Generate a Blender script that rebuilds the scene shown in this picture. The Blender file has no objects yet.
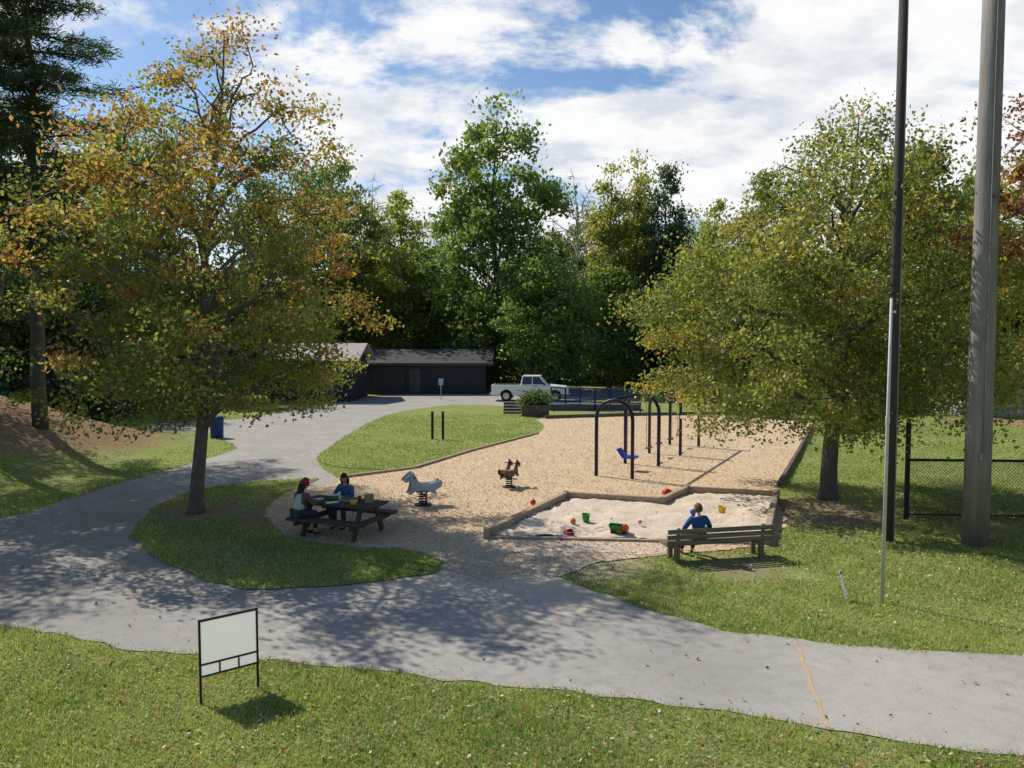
import bpy, bmesh, math, random
import numpy as np
from mathutils import Vector, Matrix, noise as mnoise
from mathutils.geometry import tessellate_polygon
R=math.radians; PI=math.pi
random.seed(3); rng=np.random.default_rng(7)
sc=bpy.context.scene; col=sc.collection
sc.view_settings.view_transform='Standard'; sc.view_settings.look='None'; sc.view_settings.exposure=0
H=4.5; F=770.0; PIT=R(3.27)
cam=bpy.data.cameras.new('camera'); cam.lens=F/1024*36; cam.sensor_width=36; cam.clip_end=2000; cam.clip_start=.05
co=bpy.data.objects.new('camera',cam); col.objects.link(co); co.location=(0,0,H); co.rotation_euler=(R(90)-PIT,0,0); sc.camera=co
def ray(px,py):
    u=(px-512)/F; v=(384-py)/F
    return Vector((u, v*math.sin(PIT)+math.cos(PIT), v*math.cos(PIT)-math.sin(PIT)))
def G(px,py,z=0.0):
    d=ray(px,py); t=(z-H)/d.z
    return Vector((d.x*t,d.y*t,z))
def ZY(px,py,Y):
    d=ray(px,py); t=Y/d.y
    return Vector((d.x*t,Y,H+d.z*t))
def ss(t): t=np.clip(t,0,1); return t*t*(3-2*t)
def hz(x,y):
    x=np.asarray(x,float); y=np.asarray(y,float)
    h=2.4*ss((-13.8-x)/10)*ss((y-14)/6)*(1-ss((y-32.5)/6))
    h=h+np.clip((7.2-y)*.4,0,2.9)
    h=h+ (0.25*np.sin(x*.13)+.25)*ss((y-80)/30)
    return h
# ---------- materials
MATS={}
def M(name,c,rough=.8,c2=None,scale=4,bump=0,metal=0,stretch=None,bscale=None,spec=.3,trans=0):
    if name in MATS: return MATS[name]
    m=bpy.data.materials.new(name); m.use_nodes=True; nt=m.node_tree; N=nt.nodes; L=nt.links
    b=N['Principled BSDF']; b.inputs['Roughness'].default_value=rough; b.inputs['Metallic'].default_value=metal
    b.inputs['Specular IOR Level'].default_value=spec
    if c2 is None: c2=tuple(v*.72 for v in c)
    tc=N.new('ShaderNodeTexCoord'); mp=N.new('ShaderNodeMapping')
    if stretch: mp.inputs['Scale'].default_value=stretch
    L.new(tc.outputs['Object'],mp.inputs['Vector'])
    n=N.new('ShaderNodeTexNoise'); n.inputs['Scale'].default_value=scale; n.inputs['Detail'].default_value=8; n.inputs['Roughness'].default_value=.65
    L.new(mp.outputs[0],n.inputs['Vector'])
    r=N.new('ShaderNodeValToRGB'); r.color_ramp.elements[0].position=.35; r.color_ramp.elements[1].position=.65
    r.color_ramp.elements[0].color=(*c2,1); r.color_ramp.elements[1].color=(*c,1)
    L.new(n.outputs['Fac'],r.inputs['Fac']); L.new(r.outputs[0],b.inputs['Base Color'])
    if bump:
        n2=N.new('ShaderNodeTexNoise'); n2.inputs['Scale'].default_value=bscale or scale*4; n2.inputs['Detail'].default_value=6
        L.new(mp.outputs[0],n2.inputs['Vector'])
        bp=N.new('ShaderNodeBump'); bp.inputs['Strength'].default_value=bump; bp.inputs['Distance'].default_value=.02
        L.new(n2.outputs['Fac'],bp.inputs['Height']); L.new(bp.outputs[0],b.inputs['Normal'])
    if trans:
        t=N.new('ShaderNodeBsdfTranslucent'); L.new(r.outputs[0],t.inputs['Color']); ms=N.new('ShaderNodeMixShader'); ms.inputs[0].default_value=trans
        L.new(b.outputs[0],ms.inputs[1]); L.new(t.outputs[0],ms.inputs[2]); L.new(ms.outputs[0],N['Material Output'].inputs['Surface'])
    MATS[name]=m; return m
def leafmat(name,trans=.45,gloss=.05,tv=1.7):
    m=bpy.data.materials.new(name); m.use_nodes=True; nt=m.node_tree; N=nt.nodes; L=nt.links
    N.remove(N['Principled BSDF']); out=N['Material Output']
    a=N.new('ShaderNodeAttribute'); a.attribute_name='col'
    d=N.new('ShaderNodeBsdfDiffuse'); t=N.new('ShaderNodeBsdfTranslucent'); g=N.new('ShaderNodeBsdfGlossy'); g.inputs['Roughness'].default_value=.45
    L.new(a.outputs['Color'],d.inputs['Color'])
    hs=N.new('ShaderNodeHueSaturation'); hs.inputs['Value'].default_value=tv; hs.inputs['Saturation'].default_value=1.05
    L.new(a.outputs['Color'],hs.inputs['Color']); L.new(hs.outputs[0],t.inputs['Color'])
    g.inputs['Color'].default_value=(.9,.9,.9,1)
    m1=N.new('ShaderNodeMixShader'); m1.inputs[0].default_value=trans; L.new(d.outputs[0],m1.inputs[1]); L.new(t.outputs[0],m1.inputs[2])
    m2=N.new('ShaderNodeMixShader'); m2.inputs[0].default_value=gloss; L.new(m1.outputs[0],m2.inputs[1]); L.new(g.outputs[0],m2.inputs[2])
    L.new(m2.outputs[0],out.inputs['Surface']); return m
LEAF=leafmat('leaf',.46,.035,1.9); GRASSM=leafmat('grass_blade',.35,.02,1.6); LITTER=leafmat('litter',.1,0)
def zonemat(name,base,zones,fine=60,bump=.3,finec=.25,lowscale=.35,bdist=.02):
    """base=(c1,c2,c3) blended by two noises; zones: (x,y,r,soft,color,amount) soil and spill patches in world position"""
    m=bpy.data.materials.new(name); m.use_nodes=True; nt=m.node_tree; N=nt.nodes; L=nt.links; b=N['Principled BSDF']
    b.inputs['Roughness'].default_value=.95; b.inputs['Specular IOR Level'].default_value=.1
    geo=N.new('ShaderNodeNewGeometry'); P=geo.outputs['Position']
    def nz(s,d=6,ro=.6):
        n=N.new('ShaderNodeTexNoise'); n.inputs['Scale'].default_value=s; n.inputs['Detail'].default_value=d; n.inputs['Roughness'].default_value=ro; L.new(P,n.inputs['Vector']); return n.outputs['Fac']
    def ramp(f,a,bb):
        mr=N.new('ShaderNodeMapRange'); mr.inputs['From Min'].default_value=a; mr.inputs['From Max'].default_value=bb; L.new(f,mr.inputs['Value']); return mr.outputs[0]
    def mix(f,a,bb):
        x=N.new('ShaderNodeMix'); x.data_type='RGBA'
        if isinstance(f,float): x.inputs['Factor'].default_value=f
        else: L.new(f,x.inputs['Factor'])
        for s,v in (('A',a),('B',bb)):
            i=[q for q in x.inputs if q.name==s and q.type=='RGBA'][0]
            if isinstance(v,tuple): i.default_value=(*v,1)
            else: L.new(v,i)
        return [q for q in x.outputs if q.type=='RGBA'][0]
    c=mix(ramp(nz(lowscale),.35,.65),base[0],base[1])
    c=mix(ramp(nz(lowscale*7,6),.45,.75),c,base[2])
    wob=nz(1.6,8,.7)
    for (x,y,r,soft,cc,amt) in zones:
        sub=N.new('ShaderNodeVectorMath'); sub.operation='DISTANCE'; L.new(P,sub.inputs[0]); sub.inputs[1].default_value=(x,y,0)
        a=N.new('ShaderNodeMath'); a.operation='MULTIPLY_ADD'; L.new(wob,a.inputs[0]); a.inputs[1].default_value=soft*3; L.new(sub.outputs['Value'],a.inputs[2])
        mr=ramp(a.outputs[0],r+soft*2.2,r+soft*.6)
        mm=N.new('ShaderNodeMath'); mm.operation='MULTIPLY'; L.new(mr,mm.inputs[0]); mm.inputs[1].default_value=amt
        c=mix(mm.outputs[0],c,cc)
    f=nz(fine,4,.7)
    mr=N.new('ShaderNodeMapRange'); mr.inputs['From Min'].default_value=.3; mr.inputs['From Max'].default_value=.7; mr.inputs['To Min'].default_value=1-finec; mr.inputs['To Max'].default_value=1+finec
    L.new(f,mr.inputs['Value'])
    vm=N.new('ShaderNodeVectorMath'); vm.operation='SCALE'; L.new(c,vm.inputs[0]); L.new(mr.outputs[0],vm.inputs['Scale'])
    L.new(vm.outputs[0],b.inputs['Base Color'])
    if bump:
        bp=N.new('ShaderNodeBump'); bp.inputs['Strength'].default_value=bump; bp.inputs['Distance'].default_value=bdist
        L.new(f,bp.inputs['Height']); L.new(bp.outputs[0],b.inputs['Normal'])
    return m
# ---------- mesh builder
class MB:
    def __init__(s): s.v=[]; s.f=[]; s.T=Matrix.Identity(4)
    def add(s,vs,fs):
        o=len(s.v); s.v+= [tuple(s.T@Vector(p)) for p in vs]; s.f+=[tuple(i+o for i in f) for f in fs]; return s
    def box(s,c,d,rot=None):
        x,y,z=[a/2 for a in d]; vs=[Vector((i*x,j*y,k*z)) for i in(-1,1) for j in(-1,1) for k in(-1,1)]
        if rot is not None: vs=[rot@p for p in vs]
        c=Vector(c); return s.add([p+c for p in vs],[(0,1,3,2),(4,6,7,5),(0,4,5,1),(2,3,7,6),(0,2,6,4),(1,5,7,3)])
    def bar(s,a,b,w,h):
        a=Vector(a); b=Vector(b); d=b-a; q=d.to_track_quat('X','Z').to_matrix(); return s.box((a+b)/2,(d.length,w,h),q)
    def tube(s,pts,rads,n=8,cap=True):
        pts=[Vector(p) for p in pts]
        if not hasattr(rads,'__len__'): rads=[rads]*len(pts)
        vs=[];fs=[]
        up=None
        for i,p in enumerate(pts):
            t=(pts[min(i+1,len(pts)-1)]-pts[max(i-1,0)]).normalized()
            if up is None: up=t.orthogonal().normalized()
            else:
                up=(up-t*up.dot(t))
                up=up.normalized() if up.length>1e-5 else t.orthogonal().normalized()
            w=t.cross(up)
            for k in range(n):
                a=2*PI*k/n; vs.append(p+(up*math.cos(a)+w*math.sin(a))*rads[i])
        for i in range(len(pts)-1):
            for k in range(n):
                k2=(k+1)%n; fs.append((i*n+k,i*n+k2,(i+1)*n+k2,(i+1)*n+k))
        if cap: fs.append(tuple(range(n))[::-1]); fs.append(tuple((len(pts)-1)*n+k for k in range(n)))
        return s.add(vs,fs)
    def prism(s,prof,y0,y1):   # profile in xz, extruded along y
        n=len(prof); vs=[(p[0],y0,p[1]) for p in prof]+[(p[0],y1,p[1]) for p in prof]
        fs=[tuple(range(n)),tuple(range(2*n-1,n-1,-1))]+[(i,i+n,(i+1)%n+n,(i+1)%n) for i in range(n)]
        return s.add(vs,fs)
    def lathe(s,prof,n=16,c=(0,0,0)):
        vs=[];fs=[]
        for r,z in prof:
            for k in range(n): a=2*PI*k/n; vs.append((c[0]+r*math.cos(a),c[1]+r*math.sin(a),c[2]+z))
        for i in range(len(prof)-1):
            for k in range(n): k2=(k+1)%n; fs.append((i*n+k,i*n+k2,(i+1)*n+k2,(i+1)*n+k))
        fs.append(tuple(range(n))[::-1]); fs.append(tuple((len(prof)-1)*n+k for k in range(n)))
        return s.add(vs,fs)
    def mesh(s,name):
        me=bpy.data.meshes.new(name); me.from_pydata(s.v,[],s.f); me.update(); return me
    def build(s,name,mat,parent=None,bevel=0,smooth=False,fixn=True):
        me=s.mesh(name)
        if fixn:
            bm=bmesh.new(); bm.from_mesh(me); bmesh.ops.recalc_face_normals(bm,faces=bm.faces); bm.to_mesh(me); bm.free()
        if smooth: me.polygons.foreach_set('use_smooth',[True]*len(me.polygons))
        o=bpy.data.objects.new(name,me); col.objects.link(o); me.materials.append(mat)
        if parent: o.parent=parent
        if bevel:
            b=o.modifiers.new('b','BEVEL'); b.width=bevel; b.segments=2; b.limit_method='ANGLE'
        return o
def tag(o,label=None,cat=None,group=None,kind=None):
    if label: o['label']=label
    if cat: o['category']=cat
    if group: o['group']=group
    if kind: o['kind']=kind
    return o
def thing(name,label,cat,loc=(0,0,0),rz=0,group=None):
    o=bpy.data.objects.new(name,None); col.objects.link(o); o.location=loc; o.rotation_euler=(0,0,rz); o.empty_display_size=.2
    return tag(o,label,cat,group)
def copy_tree(o,parent=None):
    c=o.copy(); col.objects.link(c); c.parent=parent
    for ch in list(o.children): copy_tree(ch,c)
    return c
def quads(name,V,C,mat,parent=None,k=4):
    n=len(V); me=bpy.data.meshes.new(name); me.vertices.add(n); me.vertices.foreach_set('co',V.astype(np.float32).ravel())
    me.loops.add(n); me.loops.foreach_set('vertex_index',np.arange(n,dtype=np.int32))
    me.polygons.add(n//k); me.polygons.foreach_set('loop_start',np.arange(0,n,k,dtype=np.int32))
    me.update(calc_edges=True)
    a=me.color_attributes.new('col','FLOAT_COLOR','POINT'); a.data.foreach_set('color',np.concatenate([C,np.ones((n,1))],1).astype(np.float32).ravel())
    me.materials.append(mat); o=bpy.data.objects.new(name,me); col.objects.link(o)
    if parent: o.parent=parent
    return o
def leafverts(C,s,flat=0.,ratio=.6,r=rng,dirs=None):
    N=len(C); n=r.normal(size=(N,3)); n[:,2]+=flat; n/=np.linalg.norm(n,axis=1,keepdims=True)
    t=r.normal(size=(N,3)) if dirs is None else dirs+r.normal(size=(N,3))*.35
    t=np.cross(t,n) if dirs is None else t
    t/=np.linalg.norm(t,axis=1,keepdims=True)+1e-9; b=np.cross(n,t); b/=np.linalg.norm(b,axis=1,keepdims=True)+1e-9
    s=np.asarray(s).reshape(-1,1)*np.ones((N,1))
    return np.stack([C-t*s,C+b*s*ratio+n*s*.12,C+t*s,C-b*s*ratio+n*s*.12],1).reshape(-1,3)
# ---------- world, sun
sd=Vector((-.77,.62,1.0)).normalized()
w=bpy.data.worlds.new('World'); sc.world=w; w.use_nodes=True; nt=w.node_tree; N=nt.nodes; L=nt.links; bg=N['Background']; bg.inputs['Strength'].default_value=.13
sky=N.new('ShaderNodeTexSky'); sky.sky_type='NISHITA'; sky.sun_disc=False; sky.sun_elevation=math.asin(sd.z); sky.sun_rotation=math.atan2(sd.x,sd.y); sky.air_density=1.0; sky.dust_density=.4; sky.ozone_density=2.0
tc=N.new('ShaderNodeTexCoord'); sx=N.new('ShaderNodeSeparateXYZ'); L.new(tc.outputs['Generated'],sx.inputs[0])
def math_(op,a,b=None,c=None):
    m=N.new('ShaderNodeMath'); m.operation=op
    for i,v in enumerate((a,b,c)):
        if v is None: continue
        if isinstance(v,(int,float)): m.inputs[i].default_value=v
        else: L.new(v,m.inputs[i])
    return m.outputs[0]
def mrange(v,a,b,sm=True):
    m=N.new('ShaderNodeMapRange'); m.interpolation_type='SMOOTHSTEP'; m.inputs['From Min'].default_value=a; m.inputs['From Max'].default_value=b; L.new(v,m.inputs['Value']); return m.outputs[0]
zz=math_('ADD',math_('MAXIMUM',sx.outputs['Z'],0.0),.28)
cx=math_('DIVIDE',sx.outputs['X'],zz); cy=math_('DIVIDE',sx.outputs['Y'],zz)
cb=N.new('ShaderNodeCombineXYZ'); L.new(cx,cb.inputs[0]); L.new(math_('MULTIPLY',cy,1.25),cb.inputs[1]); cb.inputs[2].default_value=5.4
n1=N.new('ShaderNodeTexNoise'); n1.inputs['Scale'].default_value=2.2; n1.inputs['Detail'].default_value=13; n1.inputs['Roughness'].default_value=.62; n1.inputs['Distortion'].default_value=.2; L.new(cb.outputs[0],n1.inputs['Vector'])
bias=math_('MULTIPLY_ADD',math_('MINIMUM',math_('MAXIMUM',cx,-1.2),.8),.09,0.045)
dens=math_('ADD',n1.outputs['Fac'],bias)
cov=mrange(dens,.445,.57)
# unseen cloud overhead and behind the camera is masked off to cut ambient fill
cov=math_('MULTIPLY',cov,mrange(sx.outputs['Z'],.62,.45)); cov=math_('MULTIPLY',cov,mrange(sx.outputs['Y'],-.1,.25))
n2=N.new('ShaderNodeTexNoise'); n2.inputs['Scale'].default_value=4.6; n2.inputs['Detail'].default_value=8; n2.inputs['Roughness'].default_value=.6; L.new(cb.outputs[0],n2.inputs['Vector'])
cr=N.new('ShaderNodeValToRGB'); cr.color_ramp.elements[0].position=.34; cr.color_ramp.elements[0].color=(5.2,5.6,6.3,1); cr.color_ramp.elements[1].position=.54; cr.color_ramp.elements[1].color=(7.5,7.55,7.6,1); L.new(n2.outputs['Fac'],cr.inputs['Fac'])
hsv=N.new('ShaderNodeHueSaturation'); hsv.inputs['Saturation'].default_value=1.12; hsv.inputs['Value'].default_value=.92; L.new(sky.outputs[0],hsv.inputs['Color'])
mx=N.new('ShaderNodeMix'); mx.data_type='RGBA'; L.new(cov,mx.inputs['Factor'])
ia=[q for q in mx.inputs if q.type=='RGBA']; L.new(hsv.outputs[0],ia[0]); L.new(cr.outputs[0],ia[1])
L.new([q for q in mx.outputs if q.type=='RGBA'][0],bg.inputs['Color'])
su=bpy.data.lights.new('sun','SUN'); su.energy=5.0; su.angle=R(.5); su.color=(1,.95,.86)
so=bpy.data.objects.new('sun',su); col.objects.link(so); so.rotation_euler=sd.to_track_quat('Z','Y').to_euler(); so.location=(-30,20,40)
# ---------- polygons of the ground surfaces
def cr_poly(px,sub=6,jit=.05,ground=True):
    P=[G(*p).to_2d() for p in px] if ground else [Vector(p) for p in px]
    out=[]; n=len(P)
    for i in range(n):
        p0,p1,p2,p3=P[i-1],P[i],P[(i+1)%n],P[(i+2)%n]
        m=max(sub,min(90,int((p2-p1).length/.2)))
        for k in range(m):
            t=k/m; q=.5*((2*p1)+(p2-p0)*t+(2*p0-5*p1+4*p2-p3)*t*t+(3*p1-p0-3*p2+p3)*t**3)
            lin=p1.lerp(p2,t); q=q*.7+lin*.3
            v=Vector((q.x*1.7,q.y*1.7,0)); q=q+Vector((mnoise.noise(v),mnoise.noise(v+Vector((9,9,9)))))*jit*2+Vector((mnoise.noise(v*4),mnoise.noise(v*4+Vector((5,5,5)))))*jit
            out.append(q)
    return out
def inpoly(poly,x,y):
    r=np.zeros(len(x),bool); n=len(poly)
    for i in range(n):
        a=poly[i]; b=poly[(i+1)%n]
        if a[1]==b[1]: continue
        c=((a[1]>y)!=(b[1]>y))&(x<(b[0]-a[0])*(y-a[1])/(b[1]-a[1])+a[0]); r^=c
    return r
def sheet(name,poly,z,mat,label=None):
    tri=tessellate_polygon([[Vector((p[0],p[1],0)) for p in poly]])
    fs=[]
    for t in tri:
        a,b,c=[poly[i] for i in t]; cr_=(b[0]-a[0])*(c[1]-a[1])-(b[1]-a[1])*(c[0]-a[0]); fs.append(tuple(t) if cr_>0 else tuple(t)[::-1])
    me=bpy.data.meshes.new(name); me.from_pydata([(p[0],p[1],z) for p in poly],[],fs); me.materials.append(mat)
    o=bpy.data.objects.new(name,me); col.objects.link(o); return tag(o,label,None,None,'structure')
path_px=[(-300,542),(0,518),(60,502),(130,481),(180,467),(236,449),(215,438),(150,432),(160,424),(240,419),(330,404),(380,396),(480,391),(600,392),(600,398),(508,407),(455,407),(400,414),(365,427),(318,457),(340,480),(450,530),(520,545),(560,578),(640,608),(720,630),(850,646),(1024,657),(1400,690),(1400,800),(1024,758),(850,733),(700,708),(500,686),(300,664),(120,648),(0,627),(-300,640)]
mul_px=[(335,484),(345,476),(415,468),(470,450),(537,434),(545,418),(700,414),(815,424),(808,440),(776,490),(786,520),(770,545),(660,556),(600,562),(560,577),(520,572),(490,582),(455,572),(420,566),(340,556),(285,548),(270,530),(262,515),(280,495)]
isl1_px=[(135,530),(160,505),(200,490),(260,482),(318,479),(288,492),(264,512),(282,535),(340,547),(400,550),(446,562),(420,577),(350,585),(250,590),(170,567),(138,545)]
isl2_px=[(318,457),(365,425),(400,412),(455,405),(508,407),(542,424),(535,435),(470,452),(415,469),(345,468)]
path=cr_poly(path_px,jit=.05); mul=cr_poly(mul_px,jit=.09); isl1=cr_poly(isl1_px,jit=.07); isl2=cr_poly(isl2_px,jit=.04)
g=lambda x,y:tuple(G(x,y).to_2d())
straw=(.25,.155,.09); dirt=(.27,.20,.14); sandc=(.62,.51,.39)
gz=[(-24,32,9,1.2,straw,.95),(-30,24,8,1.2,straw,.85),(*g(735,568),.8,.5,dirt,.7),(*g(600,566),.9,.4,(.40,.32,.22),.7),(*g(815,512),1.8,.6,(.25,.18,.125),.85),(*g(200,512),1.2,.5,dirt,.7),(*g(290,515),1.4,.5,dirt,.6),(40,52,9,1,(.42,.2,.1),1.0)]
gm=zonemat('grass_ground',((.185,.235,.055),(.25,.28,.08),(.32,.29,.135)),gz,fine=45,bump=.6,finec=.38,lowscale=.5,bdist=.03)
pm=zonemat('asphalt',((.34,.31,.275),(.41,.375,.335),(.285,.258,.23)),[(*g(505,560),1.9,.9,sandc,.95),(*g(450,572),1.3,.8,sandc,.8),(*g(550,585),1.2,.8,sandc,.75),(*g(420,566),.8,.6,sandc,.8),(*g(600,604),.6,.6,sandc,.5),(*g(520,610),.8,.8,sandc,.4),(*g(120,600),2.5,1.2,(.28,.255,.23),.5),(*g(900,700),1.6,1.2,(.46,.42,.37),.5),(*g(700,670),1.2,1.0,(.28,.255,.23),.4)],fine=70,bump=.4,finec=.28,lowscale=.6)
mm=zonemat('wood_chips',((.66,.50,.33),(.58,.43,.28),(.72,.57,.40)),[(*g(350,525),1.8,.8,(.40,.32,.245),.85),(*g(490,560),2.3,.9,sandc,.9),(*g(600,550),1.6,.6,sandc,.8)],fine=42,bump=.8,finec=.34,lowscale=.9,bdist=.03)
sm=zonemat('sand',((.68,.56,.44),(.74,.62,.49),(.59,.47,.36)),[],fine=20,bump=.8,finec=.14,lowscale=1.2,bdist=.06)
xs=np.concatenate([[-500,-300,-180,-120,-80],np.arange(-60,60.1,1.25),[80,120,180,300,500]]); ys=np.concatenate([[-60,-30],np.arange(-12,60.1,1.2),[70,80,90,100,120,160,240,400,700]])
X,Y=np.meshgrid(xs,ys); Z=hz(X,Y); nx,ny=len(xs),len(ys)
me=bpy.data.meshes.new('ground'); me.from_pydata(np.stack([X,Y,Z],2).reshape(-1,3).tolist(),[],[(j*nx+i,j*nx+i+1,(j+1)*nx+i+1,(j+1)*nx+i) for j in range(ny-1) for i in range(nx-1)])
me.polygons.foreach_set('use_smooth',[True]*len(me.polygons)); me.materials.append(gm); o=bpy.data.objects.new('ground',me); col.objects.link(o); tag(o,kind='structure')
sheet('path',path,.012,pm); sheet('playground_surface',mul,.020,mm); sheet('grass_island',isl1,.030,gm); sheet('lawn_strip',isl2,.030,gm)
jm=M('joint',(.56,.38,.19),.95,(.40,.29,.20),6)
jb=MB(); a=G(795,641); b=G(828,729); k=16
L_=[];
for i in range(k+1):
    p=a.lerp(b,i/k); n_=mnoise.noise(p*3)*.03; wv=.016+.024*abs(mnoise.noise(p*7)); L_+=[(p.x-wv+n_,p.y,.017),(p.x+wv+n_,p.y,.017)]
jb.add(L_,[(2*i,2*i+1,2*i+3,2*i+2) for i in range(k)]); tag(jb.build('path_joint',jm),kind='structure')
# sandbox
SB=[G(487,539),G(566,500),G(662,506),G(687,494),G(776,499),G(766,545)]
SBp=[p.to_2d() for p in SB]
sb=MB(); x0,x1=min(p.x for p in SBp),max(p.x for p in SBp); y0,y1=min(p.y for p in SBp),max(p.y for p in SBp)
gx=np.arange(x0,x1,.12); gy=np.arange(y0,y1+.1,.12); GX,GY=np.meshgrid(gx,gy); ins=inpoly(SBp,GX.ravel(),GY.ravel()).reshape(GX.shape)
vid={}; vs=[];fs=[]
for j in range(len(gy)-1):
    for i in range(len(gx)-1):
        if ins[j:j+2,i:i+2].all():
            q=[]
            for (a_,b_) in((j,i),(j,i+1),(j+1,i+1),(j+1,i)):
                if (a_,b_) not in vid:
                    p=Vector((gx[b_],gy[a_],0)); vid[(a_,b_)]=len(vs)
                    vs.append((p.x,p.y,.08+.07*mnoise.noise(p*1.3)+.05*mnoise.noise(p*3.6)+.02*mnoise.noise(p*9)))
                q.append(vid[(a_,b_)])
            fs.append(tuple(q))
sb.add(vs,fs); o=sb.build('sand',sm,smooth=True,fixn=False); tag(o,kind='structure')
sheet('sand_base',SBp,.034,sm)
sheet('sand_spill',cr_poly([(484,541),(520,537),(600,539),(680,544),(694,550),(640,556),(600,553),(560,560),(515,552)],jit=.12),.026,sm)
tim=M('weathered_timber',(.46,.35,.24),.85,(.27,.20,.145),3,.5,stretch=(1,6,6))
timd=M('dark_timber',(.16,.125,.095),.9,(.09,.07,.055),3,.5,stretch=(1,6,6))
sbx=thing('sandbox_border','light weathered timber frame of the stepped sandbox holding pale sand and toys','sandbox',SB[0])
for i in range(6):
    a=SB[i]-SB[0]; b=SB[(i+1)%6]-SB[0]; d=(b-a).normalized(); hgt=.24 if i!=5 else .08
    mb=MB()
    mb.bar(a+d*.07+Vector((0,0,hgt/2)),b-d*.07+Vector((0,0,hgt/2)),.15,hgt); mb.build('timber',tim,sbx,bevel=.012)
    mb=MB(); mb.box(a+Vector((0,0,.13)),(.16,.16,.27)); mb.build('corner_post',tim,sbx,bevel=.01)
def edging(pts,label,name='timber_edging',h=.12,w_=.12,mat=tim,grp=None):
    pts=[G(*p) for p in pts]; t=thing(name,label,'edging',pts[0])
    for a,b in zip(pts[:-1],pts[1:]):
        n=max(1,round((b-a).length/2.4))
        for k in range(n):
            p=a.lerp(b,k/n); q=a.lerp(b,(k+1)/n); d=(q-p).normalized()*.006
            MB().bar(p+d-pts[0]+Vector((0,0,h/2+.01)),q-d-pts[0]+Vector((0,0,h/2+.01+random.uniform(-.01,.01))),w_,h).build('timber',mat,t,bevel=.01)
edging([(347,478),(415,469),(470,452),(538,434)],'low timber edging between the back lawn strip and the wood chips',h=.09)
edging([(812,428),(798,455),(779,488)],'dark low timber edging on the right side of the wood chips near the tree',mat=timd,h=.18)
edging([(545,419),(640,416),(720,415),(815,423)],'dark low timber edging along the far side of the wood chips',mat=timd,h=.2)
# ---------- grass, litter, chips
def pn(x,y,s): return (np.sin(x*s+1.3*np.sin(y*s*.7))+np.sin(y*s*1.3+1.7*np.sin(x*s*.9+2))+np.sin((x+y)*s*.6+4))/3
def wedge(n,ya,yb): 
    y=ya*(yb/ya)**rng.random(n); x=(rng.random(n)*2-1)*(.72*y+.3); return x,y
zl=[(z[0],z[1],z[2]) for z in gz[:7]]
def ongrass(x,y):
    i=inpoly(isl1,x,y)|inpoly(isl2,x,y); o=~(inpoly(path,x,y)|inpoly(mul,x,y)); return i|o
x,y=wedge(620000,7.4,46); jx=x+rng.normal(size=len(x))*.06; jy=y+rng.normal(size=len(x))*.06; k=ongrass(jx,jy)
for (a,b,r) in zl:
    d=np.hypot(x-a,y-b); k&=(rng.random(len(x))<np.clip((d-r*.75)/(r*.8),.06,1))
k&=(pn(x,y,1.1)+pn(x,y,4.3)*.6+rng.normal(size=len(x))*.5>-.75)
x=x[k];y=y[k];n=len(x); isl=inpoly(isl1,x,y)|inpoly(isl2,x,y); z=hz(x,y)+np.where(isl,.03,0)
hgt=(.028+.035*rng.random(n))*(1+.4*pn(x,y,2.2)); wd=.0035+.00055*y; an=rng.random(n)*PI; dx=np.cos(an)*wd; dy=np.sin(an)*wd
lx=rng.normal(size=n)*.022; ly=rng.normal(size=n)*.022
V=np.stack([np.stack([x-dx,y-dy,z],1),np.stack([x+dx,y+dy,z],1),np.stack([x+lx,y+ly,z+hgt],1)],1).reshape(-1,3)
mixv=np.clip(.5+.5*pn(x,y,.9)+.35*pn(x,y,5)+rng.normal(size=n)*.25,0,1)[:,None]; C=np.array([.19,.30,.05])*(1-mixv)+np.array([.42,.44,.13])*mixv
dry=rng.random(n)<.12; C[dry]=(.52,.44,.27); C*=(.7+.55*rng.random((n,1)))
o=quads('grass_blades',V,np.repeat(C,3,0),GRASSM,k=3); tag(o,'short mown green grass with dry tips across the lawns','grass',kind='stuff')
x,y=wedge(42000,7.4,34); onp=inpoly(path,x,y)&~inpoly(isl1,x,y); k=np.ones(len(x),bool); k&=~(onp&(rng.random(len(x))<.94)); k&=~(inpoly(mul,x,y)&(rng.random(len(x))<.8))
tr=np.minimum(np.hypot(x+5,y-17.5)/6,np.hypot(x-11,y-19)/6); k&=rng.random(len(x))<np.clip(1.25-tr*.7,.25,1)
x=x[k];y=y[k];n=len(x); z=hz(x,y)+.035+.02*rng.random(n)*~onp[k]
pal=np.array([(.30,.17,.09),(.44,.31,.17),(.24,.14,.08),(.54,.44,.27),(.36,.16,.08)]); C=pal[rng.integers(0,5,n)]*(.7+.5*rng.random((n,1)))
o=quads('fallen_leaves',leafverts(np.stack([x,y,z],1),.013+.022*rng.random(n),2.5,.7),np.repeat(C,4,0),LITTER); tag(o,'brown and orange fallen leaves scattered over grass and path','leaves',kind='stuff')
x=rng.uniform(-8,14,190000); y=14+32*rng.random(190000)**1.6; jx=x+rng.standard_t(2.5,size=len(x))*.16; jy=y+rng.standard_t(2.5,size=len(x))*.16
k=inpoly(mul,jx,jy)&~inpoly(SBp,x,y)&~(inpoly(isl1,jx,jy)|inpoly(isl1,x,y))&~inpoly(isl2,x,y); x=x[k];y=y[k];n=len(x)
pal=np.array([(.72,.56,.38),(.60,.44,.28),(.80,.66,.47),(.45,.32,.20),(.68,.51,.33)]); C=pal[rng.integers(0,5,n)]
o=quads('wood_chips',leafverts(np.stack([x,y,np.full(n,.034)],1),.012+.024*rng.random(n),1.8,.4),np.repeat(C,4,0),LITTER); tag(o,'tan wood chips covering the playground','wood chips',kind='stuff')
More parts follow.
